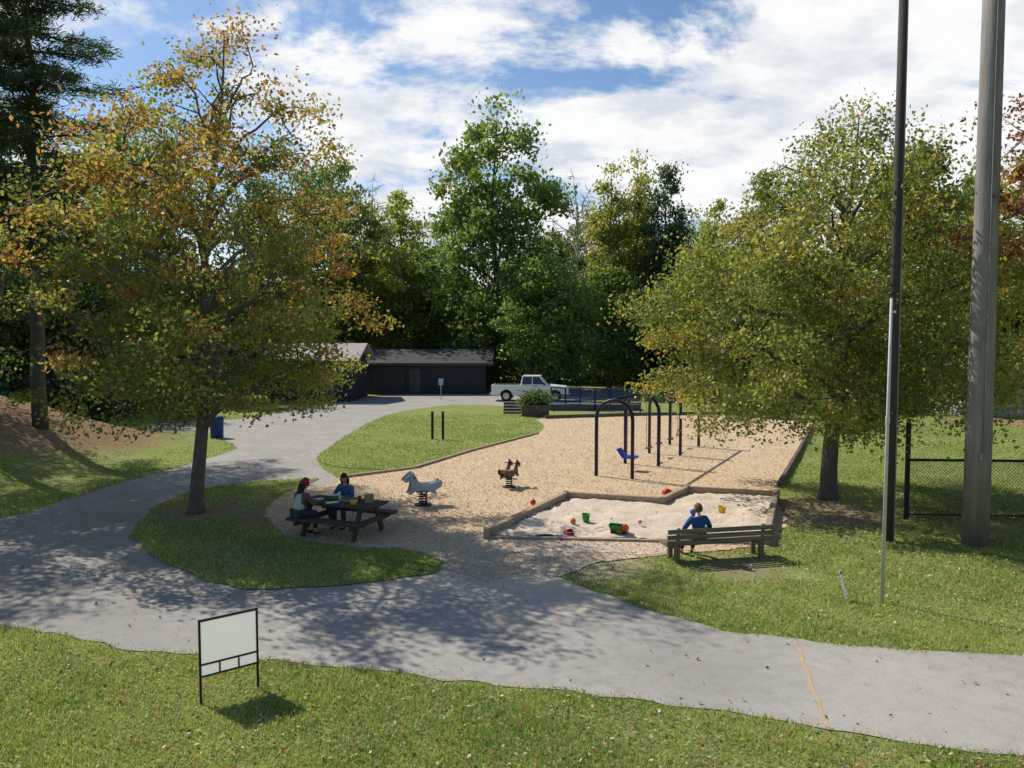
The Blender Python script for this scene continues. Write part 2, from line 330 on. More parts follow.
# ---------- trees
bark=M('bark',(.19,.16,.13),.95,(.095,.08,.065),5,.9,stretch=(5,5,1))
barkd=M('dark_bark',(.13,.115,.095),.95,(.07,.06,.05),5,.6,stretch=(5,5,1))
GR=np.array([.085,.14,.028]);OL=np.array([.18,.20,.042]);YE=np.array([.34,.28,.06]);OR=np.array([.36,.18,.055]);RE=np.array([.25,.085,.05]);DK=np.array([.055,.095,.034])
def gen_tree(seed,Ht,prof,tr,clear,nl,ncl,nleaf,ls,colf,lean=(0,0),clr=.6,flat=.3,barkm=None,name='crown',twig=True,dens=.42,skew=0,sway=.12,gap=.42):
    r=np.random.default_rng(seed); rd=random.Random(seed)
    pz=np.array([p[0] for p in prof]); pr=np.array([p[1] for p in prof]); W=MB(); sc_=Ht/12
    off=Vector((sway*sc_*math.sin(seed),sway*sc_*math.cos(seed),0))
    def T(z): z=min(z,Ht); return Vector((lean[0]*(z/Ht)**1.4+sway*sc_*math.sin(z*.9/sc_+seed),lean[1]*z/Ht+sway*sc_*math.cos(z*.8/sc_+seed),z))-off
    def tR(z): return max(.015,tr*(1-z/Ht)**.85)
    zs=[0,.12,.35]+list(np.linspace(.9,Ht*.97,14)); 
    W.tube([T(z)-Vector((0,0,.1 if z==0 else 0)) for z in zs],[tr*1.55,tr*1.2,tr*1.02]+[tR(z) for z in zs[3:]],12)
    def rad(z,a): 
        f=.84+gap*mnoise.noise(Vector((math.cos(a)*1.8,math.sin(a)*1.8,z*.5/sc_+seed)))
        return float(np.interp(z,pz,pr))*f*(1+skew*math.cos(a)*max(0,1-z/(Ht*.75)))
    pts=[]
    for i in range(nl):
        z0=clear+(Ht*.8-clear)*(i/nl); a=i*2.4+rd.uniform(-.4,.4); zt=min(Ht*.97,max(pz[0]+.3,z0+rd.uniform(.7,2.4)*sc_)); rt=rad(zt,a)*.88
        e=T(zt)+Vector((math.cos(a)*rt,math.sin(a)*rt,0)); s=T(z0); r0=tR(z0)*rd.uniform(.4,.6); path_=[]; m=7
        for k in range(m+1):
            t=k/m; p=s.lerp(e,t); p.z=s.z+(e.z-s.z)*(t**.75)+ .25*sc_*math.sin(t*PI); p+=Vector((rd.gauss(0,.08),rd.gauss(0,.08),rd.gauss(0,.06)))*sc_*(t>0); path_.append(p)
            if k>1: pts.append(p)
        W.tube(path_,[r0*(1-k/m)**.8+.012*sc_ for k in range(m+1)],6)
    for z in np.linspace(clear+(Ht-clear)*.45,Ht*.96,8): pts.append(T(z))
    PT=np.array([tuple(p) for p in pts]); cl=[]; 
    zw=np.linspace(pz[0],Ht,60); ww=np.interp(zw,pz,pr)**1.7; ww/=ww.sum()
    for i in range(ncl):
        z=float(r.choice(zw,p=ww))+r.normal()*.1; a=r.random()*2*PI; q=rad(z,a)*r.random()**dens
        c=np.array(T(z))+np.array([math.cos(a)*q,math.sin(a)*q,0]); cl.append((*c,z/Ht,q/max(.3,float(np.interp(z,pz,pr)))))
        if twig:
            d=PT-c; d[:,2]=np.where(d[:,2]>0,d[:,2]*2.2,d[:,2]); j=int(np.argmin((d**2).sum(1))); p=Vector(PT[j]); q_=Vector(c); md=p.lerp(q_,.5)+Vector((rd.gauss(0,.06),rd.gauss(0,.06),rd.gauss(0,.06)+.05))*sc_
            W.tube([p,md,q_],[.022*sc_,.014*sc_,.006*sc_],4,False)
    cl=np.array(cl); idx=r.integers(0,ncl,nleaf); cs=clr*(.5+1.0*r.random(ncl))
    base=cl[idx,:3]+np.clip(r.normal(size=(nleaf,3)),-2.3,2.3)*cs[idx][:,None]*np.array([1,1,.55])*.62
    C=colf(r,cl,idx,base,Ht); C=np.clip(C*(.7+.6*r.random((nleaf,1))),0,1)
    lv=leafverts(base,ls*(.65+.7*r.random(nleaf)),flat,.62,r)
    return W,lv,np.repeat(C,4,0),barkm or bark
def autumn(a0,az,ar,cols=(GR,OL,YE,OR),sp=.16):
    def f(r,cl,idx,base,Ht):
        n=len(idx); a=a0+az*(cl[:,3]-.5)+ar*(cl[:,4]-.6)+r.normal(size=len(cl))*sp
        t=np.clip(a[idx]+r.normal(size=n)*.2,0,.999)*(len(cols)-1); i=t.astype(int); fr=(t-i)[:,None]; cs=np.array(cols)
        return cs[i]*(1-fr)+cs[np.minimum(i+1,len(cols)-1)]*fr
    return f
def mk_tree(name,label,loc,parts,cat='tree',group=None,crown='crown'):
    W,lv,C,bm_=parts; t=thing(name,label,cat,loc,0,group); W.build('trunk',bm_,t,smooth=True,fixn=False); 
    if lv is not None: quads(crown,lv,C,LEAF,t)
    return t
tl=G(196,514)
mk_tree('maple_tree','large open tree turning orange at its top in the grass island by the picnic table',(tl.x,tl.y,.02),
 gen_tree(11,12.6,[(2.5,3.2),(3.3,4.7),(5,5.0),(7,4.8),(9,4.0),(10.3,2.9),(11.5,1.5),(12.6,.3)],.18,2.1,28,310,56000,.056,autumn(.43,.5,.25,(GR,OL,OL,YE,OR,OR*.85),.22),lean=(.8,.3),clr=.50,sway=.07,gap=.5))
trr=G(829,499)
mk_tree('maple_tree','broad yellow-green tree leaning beside the right edge of the wood chips',(trr.x,trr.y,0),
 gen_tree(23,10.9,[(2.0,3.8),(2.8,5.5),(4.5,5.9),(6.5,5.3),(8.0,4.2),(9.3,2.8),(10.3,1.3),(10.9,.3)],.24,1.9,28,380,90000,.058,autumn(.36,.25,.2,(GR,OL,OL*1.2,YE,OR)),lean=(.5,0),clr=.58,skew=-.06,sway=.09))
mk_tree('maple_tree','rusty red-leaved tree reaching in at the right edge of the picture beside the thick pole',(14.0,15.4,0),
 gen_tree(33,12.2,[(5.2,2.0),(6,3.7),(7.4,4.2),(9.2,4.4),(11,3.4),(12.2,.9)],.16,4.2,18,150,24000,.055,autumn(.5,.1,.2,(OL,OR*.7,RE*.8,RE*.6)),clr=.42,gap=.5))
mk_tree('shade_tree','green tree at the left edge shading the left end of the path',(-18.5,20.5,float(hz(-18.5,20.5))),
 gen_tree(37,12,[(2.5,2.4),(4,4.4),(6.5,4.8),(9,3.6),(11,1.6),(12,.3)],.2,2.2,18,180,30000,.075,autumn(.3,.1,.2,(GR,OL,OL,YE)),clr=.6))
mk_tree('shade_tree','green tree standing on the pine straw bank beyond the left edge',(-27.5,32,float(hz(-27.5,32))),
 gen_tree(39,14,[(3,3),(5,5),(8,5.2),(11,3.6),(13,1.6),(14,.3)],.24,2.4,18,170,26000,.09,autumn(.3,.1,.2,(DK*1.5,GR,OL)),clr=.75))
def gen_pine(seed,Ht,rmax,z0,nleaf,ls,dk=DK*.6):
    r=np.random.default_rng(seed); rd=random.Random(seed); W=MB(); W.tube([(rd.gauss(0,.08),rd.gauss(0,.08),z) for z in np.linspace(-.1,Ht,12)],[.28*(1-k/11.5)+.02 for k in range(12)],10)
    seg=[]
    nb=60
    for i in range(nb):
        t=i/nb; z=z0+(Ht-z0)*t; a=i*2.4+rd.uniform(-.5,.5); Lr=rmax*(1-t**1.6)*rd.uniform(.55,1.15)+.4
        d=Vector((math.cos(a),math.sin(a),0)); p=[Vector((0,0,z))+d*Lr*k/5+Vector((0,0,-.10*Lr*(k/5)+.16*Lr*(k/5)**2+rd.gauss(0,.05))) for k in range(6)]
        W.tube(p,[.05*(1-k/6)+.01 for k in range(6)],5,False)
        for k in range(1,6):
            for s in(-1,0,1):
                q=p[k]+Vector((-d.y,d.x,0))*s*Lr*.16*(1.2-k/8)+Vector((0,0,rd.gauss(0,.08))); seg.append((*q,d.x-d.y*s*.6,d.y+d.x*s*.6,.25))
    seg=np.array(seg); idx=r.integers(0,len(seg),nleaf); c=seg[idx,:3]+r.normal(size=(nleaf,3))*np.array([.26,.26,.12])
    dirs=seg[idx,3:]+r.normal(size=(nleaf,3))*.6
    C=dk*(.6+.9*r.random((nleaf,1)))+np.array([.02,.025,.0])*r.random((nleaf,1))
    return W,leafverts(c,ls*(.7+.6*r.random(nleaf)),.5,.13,r,dirs),np.repeat(C,4,0),barkd
def zb(x,y): return float(hz(x,y))
for (px,Yp,Ht,lab) in [(38,30,21,'tall dark pine towering at the upper left corner of the picture'),(-35,27,19,'dark pine cut by the left edge of the picture in front of the tall pine')]:
    p=ZY(px,300,Yp); mk_tree('pine_tree',lab,(p.x,p.y,zb(p.x,p.y)),gen_pine(int(px)+54,Ht,3.9,6.0,34000,.17))
# background variants
VAR={
 'green':gen_tree(41,20,[(2,3.2),(5,5.2),(10,6.0),(14,5.4),(17,3.8),(19,1.8),(20,.6)],.3,2,18,170,20000,.18,autumn(.45,.3,.2,(DK*1.4,GR*1.2,GR*1.5,OL*1.2,OL*1.2)),clr=1.1,barkm=barkd),
 'dark':gen_tree(42,14,[(.8,3.8),(3,5.2),(6.5,5.4),(9.5,4.4),(12,2.6),(14,.6)],.25,1,16,150,19000,.18,autumn(.45,.3,.2,(DK,DK*1.5,GR*1.3,OL)),clr=1.05,barkm=barkd),
 'round':gen_tree(48,14,[(1.5,3.2),(3.5,4.8),(6.5,5.4),(9.5,4.6),(12,2.8),(14,.6)],.25,1.5,16,150,22000,.15,autumn(.5,.3,.2,(GR,GR*1.4,GR*1.7,OL*1.2)),clr=.95,barkm=barkd),
 'cone':gen_tree(43,20,[(3,2.6),(7,3.4),(12,2.9),(16,1.8),(19,.7),(20,.2)],.22,2,16,110,14000,.17,autumn(.7,.2,.2,(GR,OL,OL*1.4,YE)),clr=.85,barkm=barkd),
 'ever':gen_tree(44,20,[(1,3.4),(6,3.5),(12,3.1),(16,2.1),(19,.8),(20,.2)],.25,1,14,140,18000,.16,autumn(.4,.3,.2,(DK*.8,DK,DK*1.5)),clr=.85,barkm=barkd),
 'orange':gen_tree(45,14,[(2,3.2),(4,4.6),(7,4.8),(10,3.8),(12.5,1.8),(14,.4)],.2,2,14,110,13000,.16,autumn(.6,.2,.2,(GR,OL,YE,OR)),clr=.95,barkm=barkd),
 'willow':gen_tree(46,17,[(2,3.5),(6,4.6),(10,4.5),(13.5,3.2),(16,1.3),(17,.3)],.2,2,16,120,13000,.16,autumn(.55,.1,.2,(OL,OL*1.5,OL*1.7+np.array([.02,.05,.03]))),clr=.9,barkm=barkd),
}
bw,_,_,_=gen_tree(47,19,[(4,2.5),(9,4.2),(14,3.6),(18,1.3),(19,.4)],.16,4,34,420,10,.1,autumn(.5,0,0),clr=.6)
VAR['bare']=(bw,None,None,M('grey_twigs',(.46,.41,.37),.9,(.34,.30,.27),5))
VH={'green':20,'dark':14,'round':14,'cone':20,'ever':20,'orange':14,'willow':17,'bare':19}; protos={}
def bgtree(v,px,topy,D,label,sw=1.0,group=None,name='woodland_tree'):
    p=ZY(px,topy,D); z=zb(p.x,D); s=(p.z-z)/VH[v]
    if v not in protos: t=mk_tree(name,label,(p.x,D,z),VAR[v]); protos[v]=t
    else:
        t=copy_tree(protos[v]); tag(t,label)
        if 'group' in t: del t['group']
    if group: t['group']=group
    t.name=name; t.location=(p.x,D,z); t.scale=(s*sw,s*sw,s); t.rotation_euler=(0,0,random.uniform(0,6.28)); return t
bgtree('green',492,106,72,'tallest broad green tree in the middle of the treeline behind the pickup',.9)
bgtree('round',550,238,64.5,'rounded mid-green tree standing just right of the white pickup',.98)
bgtree('cone',609,160,76,'narrow yellow-green tree, left one of the slim pair above the swings',.85)
bgtree('cone',638,152,78,'narrow yellow-green tree, right one of the slim pair above the swings',.75)
bgtree('ever',668,156,74,'slim dark evergreen right of the yellow-green pair above the swings',.75)
bgtree('bare',578,168,84,'bare grey twiggy tree between the tallest green tree and the slim pair',1.1)
bgtree('bare',372,170,86,'bare grey twiggy tree behind the dark roofed shed',1.0)
bgtree('willow',402,178,80,'pale green feathery tree left of the tallest green tree',.95)
bgtree('green',330,150,80,'green woodland tree seen through the right side of the orange-topped tree',.8)
bgtree('ever',262,170,76,'dark evergreen behind the crown of the orange-topped tree',1.0)
bgtree('green',130,120,62,'big green tree between the tall pine and the orange-topped tree',.8)
bgtree('ever',70,150,50,'dark evergreen low behind the tall pine at the left',1.1)
bgtree('green',-20,90,48,'green woodland tree at the far left behind the pines',.8)
bgtree('willow',712,192,78,'pale green tree just right of the slim dark evergreen',.8)
bgtree('green',775,175,74,'green tree behind the left side of the broad yellow-green tree',.7)
bgtree('ever',925,134,60,'dark evergreen between the dark pole and the thick pole',1.2)
bgtree('green',985,165,54,'green tree behind the thick pole beyond the ball field',.8)
bgtree('orange',1045,140,48,'orange-tinted tree beyond the fence at the right edge',.9)
bgtree('orange',870,190,66,'orange-tinted tree behind the crown of the broad yellow-green tree',.9)
bgtree('willow',445,215,88,'hazy pale tree far back left of the tallest green tree',.9)
UL='leafy understorey tree in the shaded woods behind the playground'
for i,(px,ty,D,v) in enumerate([(300,262,76,'dark'),(360,250,80,'orange'),(420,255,80,'green'),(462,270,80,'round'),(610,255,72,'round'),(652,250,76,'willow'),(700,262,70,'green'),(745,262,66,'dark'),(800,280,64,'green'),(860,270,62,'round'),(915,260,56,'green'),(965,270,58,'dark'),(1025,262,52,'dark'),(1090,240,46,'green'),(230,262,70,'dark'),(170,255,58,'dark'),(105,262,50,'green'),(40,262,46,'dark'),(-30,250,43,'dark'),(520,240,84,'green'),(-110,200,41,'green'),(585,215,92,'green'),(560,225,94,'willow'),(690,215,92,'green'),(385,215,94,'green'),(640,220,94,'green'),(740,215,92,'willow')]):
    bgtree(v,px,ty,D,UL,1.0,'understorey trees in the shaded woods')
def mass(name,label,n,ya,yb,zt,ls,c0,xs_=(-85,85),f=None):
    x=rng.uniform(*xs_,n); y=rng.uniform(ya,yb,n); top=zt*(.7+.3*pn(x,y,.35)+.2*pn(x,y,1.3)); z=top*rng.random(n)**.8
    if f is not None: k=f(x,y); x,y,z=x[k],y[k],z[k]; n=len(x)
    C=np.array(c0)*(.5+rng.random((n,1)))
    o=quads(name,leafverts(np.stack([x,y,z+hz(x,y)],1),ls*(.7+.6*rng.random(n)),.2),np.repeat(C,4,0),LEAF); tag(o,label,'woods',kind='stuff')
mass('far_woods','distant dense woodland closing off the view',80000,97,107,14,.38,(.09,.13,.05),(-110,110))
mass('undergrowth','dark shrubs and brush along the foot of the woods',50000,76,84,3.4,.2,(.08,.115,.04),f=lambda x,y:(x>-60))
mass('brush','low dark brush along the far edge of the right lawn',20000,46,52,2.2,.15,(.09,.13,.04),(14,60))
mass('hillside_brush','dark brush behind the pine straw slope on the left',20000,41,46,3.0,.16,(.07,.105,.038),(-60,-21))
# ---------- buildings
bwall=M('dark_siding',(.05,.05,.062),.8,(.034,.034,.044),2,.3,stretch=(6,6,.5)); roofm=M('grey_shingle',(.085,.078,.076),.9,(.055,.05,.05),3,.4); trimm=M('brown_trim',(.09,.06,.05),.7)
doorm=M('dark_door',(.052,.052,.06),.5); doorl=M('grey_door',(.085,.08,.085),.5)
def shed(label,pl,pr,D,depth,eave,ridge,doors,roofmat=roofm):
    xl=ZY(pl,380,D).x; xr=ZY(pr,380,D).x; W_=xr-xl; t=thing('shed_building',label,'building',((xl+xr)/2,D,0))
    b=MB(); h=W_/2
    b.prism([(-h,0),(h,0),(h,eave),(-h,eave)],0,depth); b.build('wall',bwall,t)
    g_=MB()
    y0,y1,ym=-.7,depth+.6,depth/2
    v=[(-h-.6,y0,eave-.15),(h+.6,y0,eave-.15),(h+.6,ym,ridge),(-h-.6,ym,ridge),(-h-.6,y1,eave-.15),(h+.6,y1,eave-.15)]
    v2=[(a,b_,c+.16) for a,b_,c in v]
    g_.add(v+v2,[(0,1,2,3),(3,2,5,4),(6,9,8,7),(9,10,11,8),(0,6,7,1),(4,5,11,10),(0,3,9,6),(3,4,10,9),(1,7,8,2),(2,8,11,5)]); rf=g_.build('roof',roofmat,t)
    MB().bar((-h-.62,-.73,eave-.10),(h+.62,-.73,eave-.10),.04,.2).build('fascia',trimm,t)
    for s in(-1,1): MB().add([(s*h,0,eave-.01),(s*h,depth,eave-.01),(s*h,ym,ridge-.02)],[(0,1,2)]).build('gable',bwall,t)
    for (dx,w_,hh,mt) in doors:
        d=MB().box((dx,-.03,hh/2),(w_,.06,hh)).build('door',mt,t,bevel=.01)
        MB().bar((dx-w_/2-.05,-.05,hh+.05),(dx+w_/2+.05,-.05,hh+.05),.1,.1).build('door_frame',trimm,d)
        MB().box((dx+w_/2-.12,-.08,1.0),(.06,.05,.12)).build('handle',M('metal',(.4,.4,.4),.4,metal=.8),d)
    return t
shed('long low dark shed with grey shingle roof left of the white pickup',365,486,64,6,2.6,3.55,[(-3.1,2.6,2.2,doorm),(-.9,.95,2.1,doorl)])
shed('dark building with pale sunlit roof half hidden behind the orange-topped tree',268,352,56,6,3.0,4.1,[(-1.5,1,2.1,doorm),(1.2,1,2.1,doorl)],M('pale_roof',(.42,.38,.34),.8,(.34,.3,.27),2))
p=ZY(441,391,58); t=thing('post_sign','small pale sign on a thin post in front of the dark shed','sign',(p.x,58,0)); MB().tube([(0,0,0),(0,0,1.5)],.03,8).build('post',M('galv2',(.4,.4,.4),.5),t); MB().box((0,-.04,1.35),(.35,.03,.5)).build('panel',M('pale_blue_panel',(.45,.52,.58),.5),t,bevel=.005)
beige=M('beige_block',(.45,.42,.37),.8); 
t=thing('field_house','small beige block house beyond the ball field at the right','building',(28.2,45,0))
MB().box((0,2,1.15),(3.6,4,2.3)).build('wall',beige,t); MB().prism([(-2.1,2.3),(2.1,2.3),(0,3.1)],-.4,4.4).build('roof',roofm,t); MB().box((-.8,-.03,1.05),(.9,.06,2.1)).build('door',doorl,t); MB().box((.9,-.03,1.5),(.8,.06,.7)).build('window',M('glass_dark',(.05,.06,.07),.15),t)
sheet('ball_field',cr_poly([(25.5,40.5),(60,39),(60,44),(27,44)],ground=False,jit=.3),.02,M('red_clay',(.34,.19,.12),.95,(.28,.15,.09),1))
# ---------- pickup
wp=M('white_paint',(.82,.82,.81),.3,(.78,.78,.77),1,spec=.6); glass=M('car_glass',(.02,.025,.03),.08,spec=.9); rub=M('rubber',(.02,.02,.02),.85); chrome=M('chrome',(.55,.55,.56),.25,metal=1); redp=M('red_lens',(.4,.02,.02),.3); blk=M('black_plastic',(.025,.025,.027),.6)
def pickup(loc,rz):
    t=thing('pickup_truck','white pickup truck parked in front of the woods right of the dark shed','truck',loc,rz)
    def arch(cx,n=8): return [(cx+.47*math.cos(PI-k*PI/n),.40+.47*math.sin(PI-k*PI/n)) for k in range(n+1)]
    pr=[(-2.85,.45)]+arch(-1.75)+arch(1.85)+[(2.75,.42),(2.85,.6),(2.82,.98),(2.6,1.1),(1.35,1.2),(-2.85,1.2)]
    MB().prism(pr,-.95,.95).build('body',wp,t,bevel=.03)
    MB().box((-1.75,0,1.205),(1.95,1.6,.02)).build('bed',blk,t)
    c=MB()
    v=[(-.72,-.9,1.19),(1.4,-.9,1.19),(1.4,.9,1.19),(-.72,.9,1.19),(-.58,-.74,1.88),(.72,-.74,1.88),(.72,.74,1.88),(-.58,.74,1.88)]
    c.add(v,[(3,2,1,0),(4,5,6,7),(0,1,5,4),(1,2,6,5),(2,3,7,6),(3,0,4,7)]); cab=c.build('cab',wp,t,bevel=.05)
    for s in(-1,1):
        for (a0,a1,b0,b1) in((-.58,.12,-.5,.12),(.2,1.08,.2,.62)):
            q=[(a0,s*.885,1.27),(a1,s*.885,1.27),(b1,s*.762,1.8),(b0,s*.762,1.8)]; q=[(a_,b_+s*.012,c_) for a_,b_,c_ in q]; MB().add(q,[(0,1,2,3)]).build('side_window',glass,t)
        MB().box((1.05,s*1.03,1.28),(.1,.18,.18)).build('mirror',blk,t,bevel=.02)
        MB().box((.16,s*.955,.8),(.02,.01,.72)).build('door_seam',blk,t); MB().box((.3,s*.965,1.08),(.16,.02,.04)).build('handle',chrome,t)
        MB().box((2.80,s*.72,.86),(.1,.36,.2)).build('headlight',chrome,t,bevel=.02); MB().box((-2.85,s*.85,.95),(.06,.16,.4)).build('tail_light',redp,t,bevel=.01)
        for wx in(-1.75,1.85):
            w_=MB(); w_.T=Matrix.Translation((wx,s*.84,.40))@Matrix.Rotation(PI/2,4,'X'); w_.lathe([(.24,-.12),(.38,-.12),(.40,-.08),(.40,.08),(.38,.12),(.24,.12)],24); wo=w_.build('wheel',rub,t,smooth=False)
            r_=MB(); r_.T=Matrix.Translation((wx,s*.85,.40))@Matrix.Rotation(PI/2,4,'X'); r_.lathe([(.05,-.135),(.235,-.128),(.24,.128),(.05,.135)],16); r_.build('rim',chrome,wo)
    MB().add([(1.395,-.8,1.27),(1.395,.8,1.27),(.82,.66,1.84),(.82,-.66,1.84)],[(0,1,2,3)]).build('windshield',glass,t)
    MB().box((2.9,0,.52),(.12,1.8,.22)).build('bumper',chrome,t,bevel=.03); MB().box((-2.92,0,.55),(.12,1.8,.2)).build('bumper',chrome,t,bevel=.03); MB().box((2.86,0,.85),(.05,1.0,.26)).build('grille',blk,t)
    return t
p=ZY(531,398,57); pickup((p.x,57,0.012),R(-6))
# ---------- rail, steps, planter
navy=M('navy_metal',(.02,.05,.22),.45,(.015,.035,.15)); navyd=M('swing_frame_paint',(.015,.02,.045),.4,(.012,.015,.03))
a=ZY(551,402,50); b=ZY(640,402,48); t=thing('metal_railing','dark blue metal ramp railing behind the wood chips right of the planter','railing',(a.x,a.y,0)); d=Vector((b.x-a.x,b.y-a.y,0))
MB().box((d/2)+Vector((0,.6,.2)),(d.length,1.4,.4)).build('deck',M('deck_grey',(.12,.12,.13),.8),t)
for zz_ in(.55,.95,1.42): MB().tube([Vector((0,-.14,zz_)),d+Vector((0,-.14,zz_))],.04,6).build('rail',navy,t)
for i in range(7): q=d*(i/6); MB().tube([q+Vector((0,-.14,0)),q+Vector((0,-.14,1.45))],.045,6).build('post',navy,t)
for i in range(42): q=d*((i+.5)/42); MB().tube([q+Vector((0,-.14,.55)),q+Vector((0,-.14,1.42))],.02,4).build('baluster',navy,t)
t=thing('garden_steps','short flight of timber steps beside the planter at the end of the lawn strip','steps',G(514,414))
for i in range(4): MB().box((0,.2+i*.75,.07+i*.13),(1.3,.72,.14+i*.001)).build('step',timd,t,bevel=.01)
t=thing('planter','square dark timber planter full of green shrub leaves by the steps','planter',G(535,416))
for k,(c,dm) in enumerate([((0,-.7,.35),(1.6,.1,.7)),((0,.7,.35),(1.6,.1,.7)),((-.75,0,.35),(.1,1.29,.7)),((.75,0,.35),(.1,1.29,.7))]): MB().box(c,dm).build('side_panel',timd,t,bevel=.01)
MB().box((0,0,.3),(1.39,1.29,.56)).build('soil',M('soil',(.05,.035,.025),.95),t)
n=3000; c=rng.normal(size=(n,3))*np.array([.42,.35,.25])+np.array([0,0,.95]); quads('plant_leaves',leafverts(c,.07,.3),np.repeat(GR*.9*(.6+.8*rng.random((n,1))),4,0),LEAF,t)
for k,(px,lab) in enumerate([(432.5,'left one of the two thin black posts standing in the back lawn strip'),(443,'right one of the two thin black posts standing in the back lawn strip')]):
    t=thing('bollard_post',lab,'post',G(px,440),0,'pair of black posts on the lawn strip'); MB().box((0,0,.62),(.11,.11,1.24)).build('shaft',blk,t,bevel=.01); MB().lathe([(.08,1.24),(.08,1.27),(.02,1.31)],8).build('cap',trimm,t)
t=thing('trash_bin','blue trash barrel standing beside the road behind the orange-topped tree','bin',G(217,438)); bl=M('blue_plastic',(.015,.05,.22),.5)
MB().lathe([(.27,0),(.29,.02),(.29,.28),(.30,.3),(.29,.32),(.30,.58),(.31,.6),(.30,.62),(.31,.86),(.32,.88)],20).build('barrel',bl,t,smooth=True); MB().lathe([(.33,.88),(.33,.93),(.25,1.0),(.08,1.03)],20).build('lid',M('blue_lid',(.012,.03,.12),.5),t)
# ---------- swing set
A1=G(614,478); A4=G(684,446); dv=(A4-A1); ax=dv.normalized(); Ls=dv.length
sw=thing('swing_set','dark blue arched metal swing set with four hoop frames on the wood chips','swing set',A1,math.atan2(ax.y,ax.x))
HS=2.55
for i in range(4):
    xo=Ls*i/3; hw=.62; pts=[(xo,-hw,0)]+[(xo,-hw,HS-.75)]+[(xo,-hw*math.cos(k*PI/10),HS-.62+.62*math.sin(k*PI/10)) for k in range(11)]+[(xo,hw,HS-.75),(xo,hw,0)]
    MB().tube(pts,.06,10).build('arch_frame',navyd,sw,smooth=True)
MB().tube([(0,0,HS+.02),(Ls,0,HS+.02)],.05,10).build('top_beam',navyd,sw,smooth=True)
chain=M('chain',(.25,.25,.26),.4,metal=.8); sblue=M('swing_blue',(.01,.06,.6),.4,(.01,.045,.45))
for i in range(3):
    for s in(-.33,.33):
        xc=Ls*(i+.5)/3+s*2
        if i==0 and s<0: continue
        if i==0: xc=Ls*.5/3+.1
        for q in(-.22,.22):
            m=MB(); n=26; z0=.55 if i else .5
            for k in range(n): m.tube([(xc+q,(.012 if k%2 else 0),z0+(HS-z0)*k/n),(xc+q,(0 if k%2 else .012),z0+(HS-z0)*(k+1)/n)],.011,4)
            m.build('chain',chain,sw)
        if i: MB().prism([(xc-.23,.55),(xc-.1,.51),(xc+.1,.51),(xc+.23,.55),(xc+.23,.57),(xc+.1,.53),(xc-.1,.53),(xc-.23,.57)],-.08,.08).build('seat',blk,sw)
        else:
            m=MB(); m.prism([(xc-.22,.45),(xc+.22,.45),(xc+.22,.53),(xc-.22,.53)],-.26,.2); m.add([(xc-.22,.14,.5),(xc+.22,.14,.5),(xc+.2,.36,.78),(xc-.2,.36,.78),(xc-.22,.21,.47),(xc+.22,.21,.47),(xc+.2,.43,.75),(xc-.2,.43,.75)],[(0,1,2,3),(4,7,6,5),(0,4,5,1),(2,6,7,3),(0,3,7,4),(1,5,6,2)])
            m.build('bucket_seat',sblue,sw,bevel=.02)
# ---------- spring riders
def rider(px,py,rz,m1,m2,label,s=1.0):
    t=thing('spring_rider',label,'spring rider',G(px,py,.024),rz); t.scale=(s,s,s)
    MB().lathe([(.24,0),(.24,.03),(.1,.05)],20).build('base_plate',blk,t)
    MB().tube([(.11*math.cos(a_*.5),.11*math.sin(a_*.5),.04+a_*.0052) for a_ in range(64)],.018,6).build('spring',blk,t,smooth=True)
    prof=[(-.48,.50),(-.52,.62),(-.44,.70),(-.36,.62),(-.22,.60),(0,.58),(.14,.66),(.24,.84),(.30,.95),(.36,.90),(.52,.78),(.56,.70),(.50,.66),(.38,.70),(.34,.60),(.38,.44),(.44,.34),(.36,.32),(.24,.42),(-.12,.40),(-.24,.34),(-.36,.30),(-.32,.42)]
    for sd_ in(-1,1): MB().prism(prof,sd_*.15-.02,sd_*.15+.02).build('side_panel',m1,t,bevel=.01)
    MB().prism([(-.34,.50),(.2,.50),(.24,.56),(.1,.60),(-.2,.6),(-.38,.66),(-.4,.60)],-.128,.128).build('seat',m2,t,bevel=.02)
    MB().box((0,0,.385),(.36,.24,.04)).build('mount_plate',blk,t)
    MB().tube([(.27,-.3,.80),(.27,.3,.80)],.018,8).build('handlebar',blk,t); MB().tube([(.0,-.32,.30),(.0,.32,.30)],.02,8).build('foot_rest',blk,t)
    return t
rider(423,505,R(200),M('pale_grey_blue',(.42,.46,.50),.5,(.30,.36,.42),6),M('grey_seat',(.18,.2,.22),.5),'pale grey spring rider with a horse outline, nearer the picnic table')
rider(509,487,R(62),M('maroon',(.13,.05,.035),.5,(.07,.04,.035),6),M('tan_seat',(.3,.2,.12),.5),'dark reddish brown spring rider on the open wood chips behind the sandbox',.88)
# ---------- bench
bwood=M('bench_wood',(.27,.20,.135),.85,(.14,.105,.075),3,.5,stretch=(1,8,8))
bc=G(720,561); BRZ=R(12); BS=.88
def slats(n,y0,z0,dy,dz,w_,th,L0,tilt=0):
    m=MB()
    for i in range(n): m.box((0,y0+dy*i,z0+dz*i),(L0,w_,th),Matrix.Rotation(tilt,3,'X'))
    return m
t=thing('park_bench','weathered wooden bench facing the sandbox with a person seated on it','bench',bc,BRZ); t.scale=(.98,.9,BS)
slats(4,.06,.43,.12,.0,.105,.05,2.4).build('seat',bwood,t,bevel=.008)
slats(3,-.035,.49,-.027,.135,.035,.105,2.4,R(-10)).build('backrest',bwood,t,bevel=.008)
for s in(-1,1):
    m=MB(); x_=s*.95; m.bar((x_,.04,-.02),(x_,.04,.42),.10,.10); m.bar((x_,.42,-.02),(x_,.42,.40),.10,.10); m.bar((x_,-.04,.36),(x_,.5,.36),.09,.08); m.bar((x_,.045,.34),(x_,-.05,.83),.07,.05); m.build('leg',bwood,t,bevel=.006)
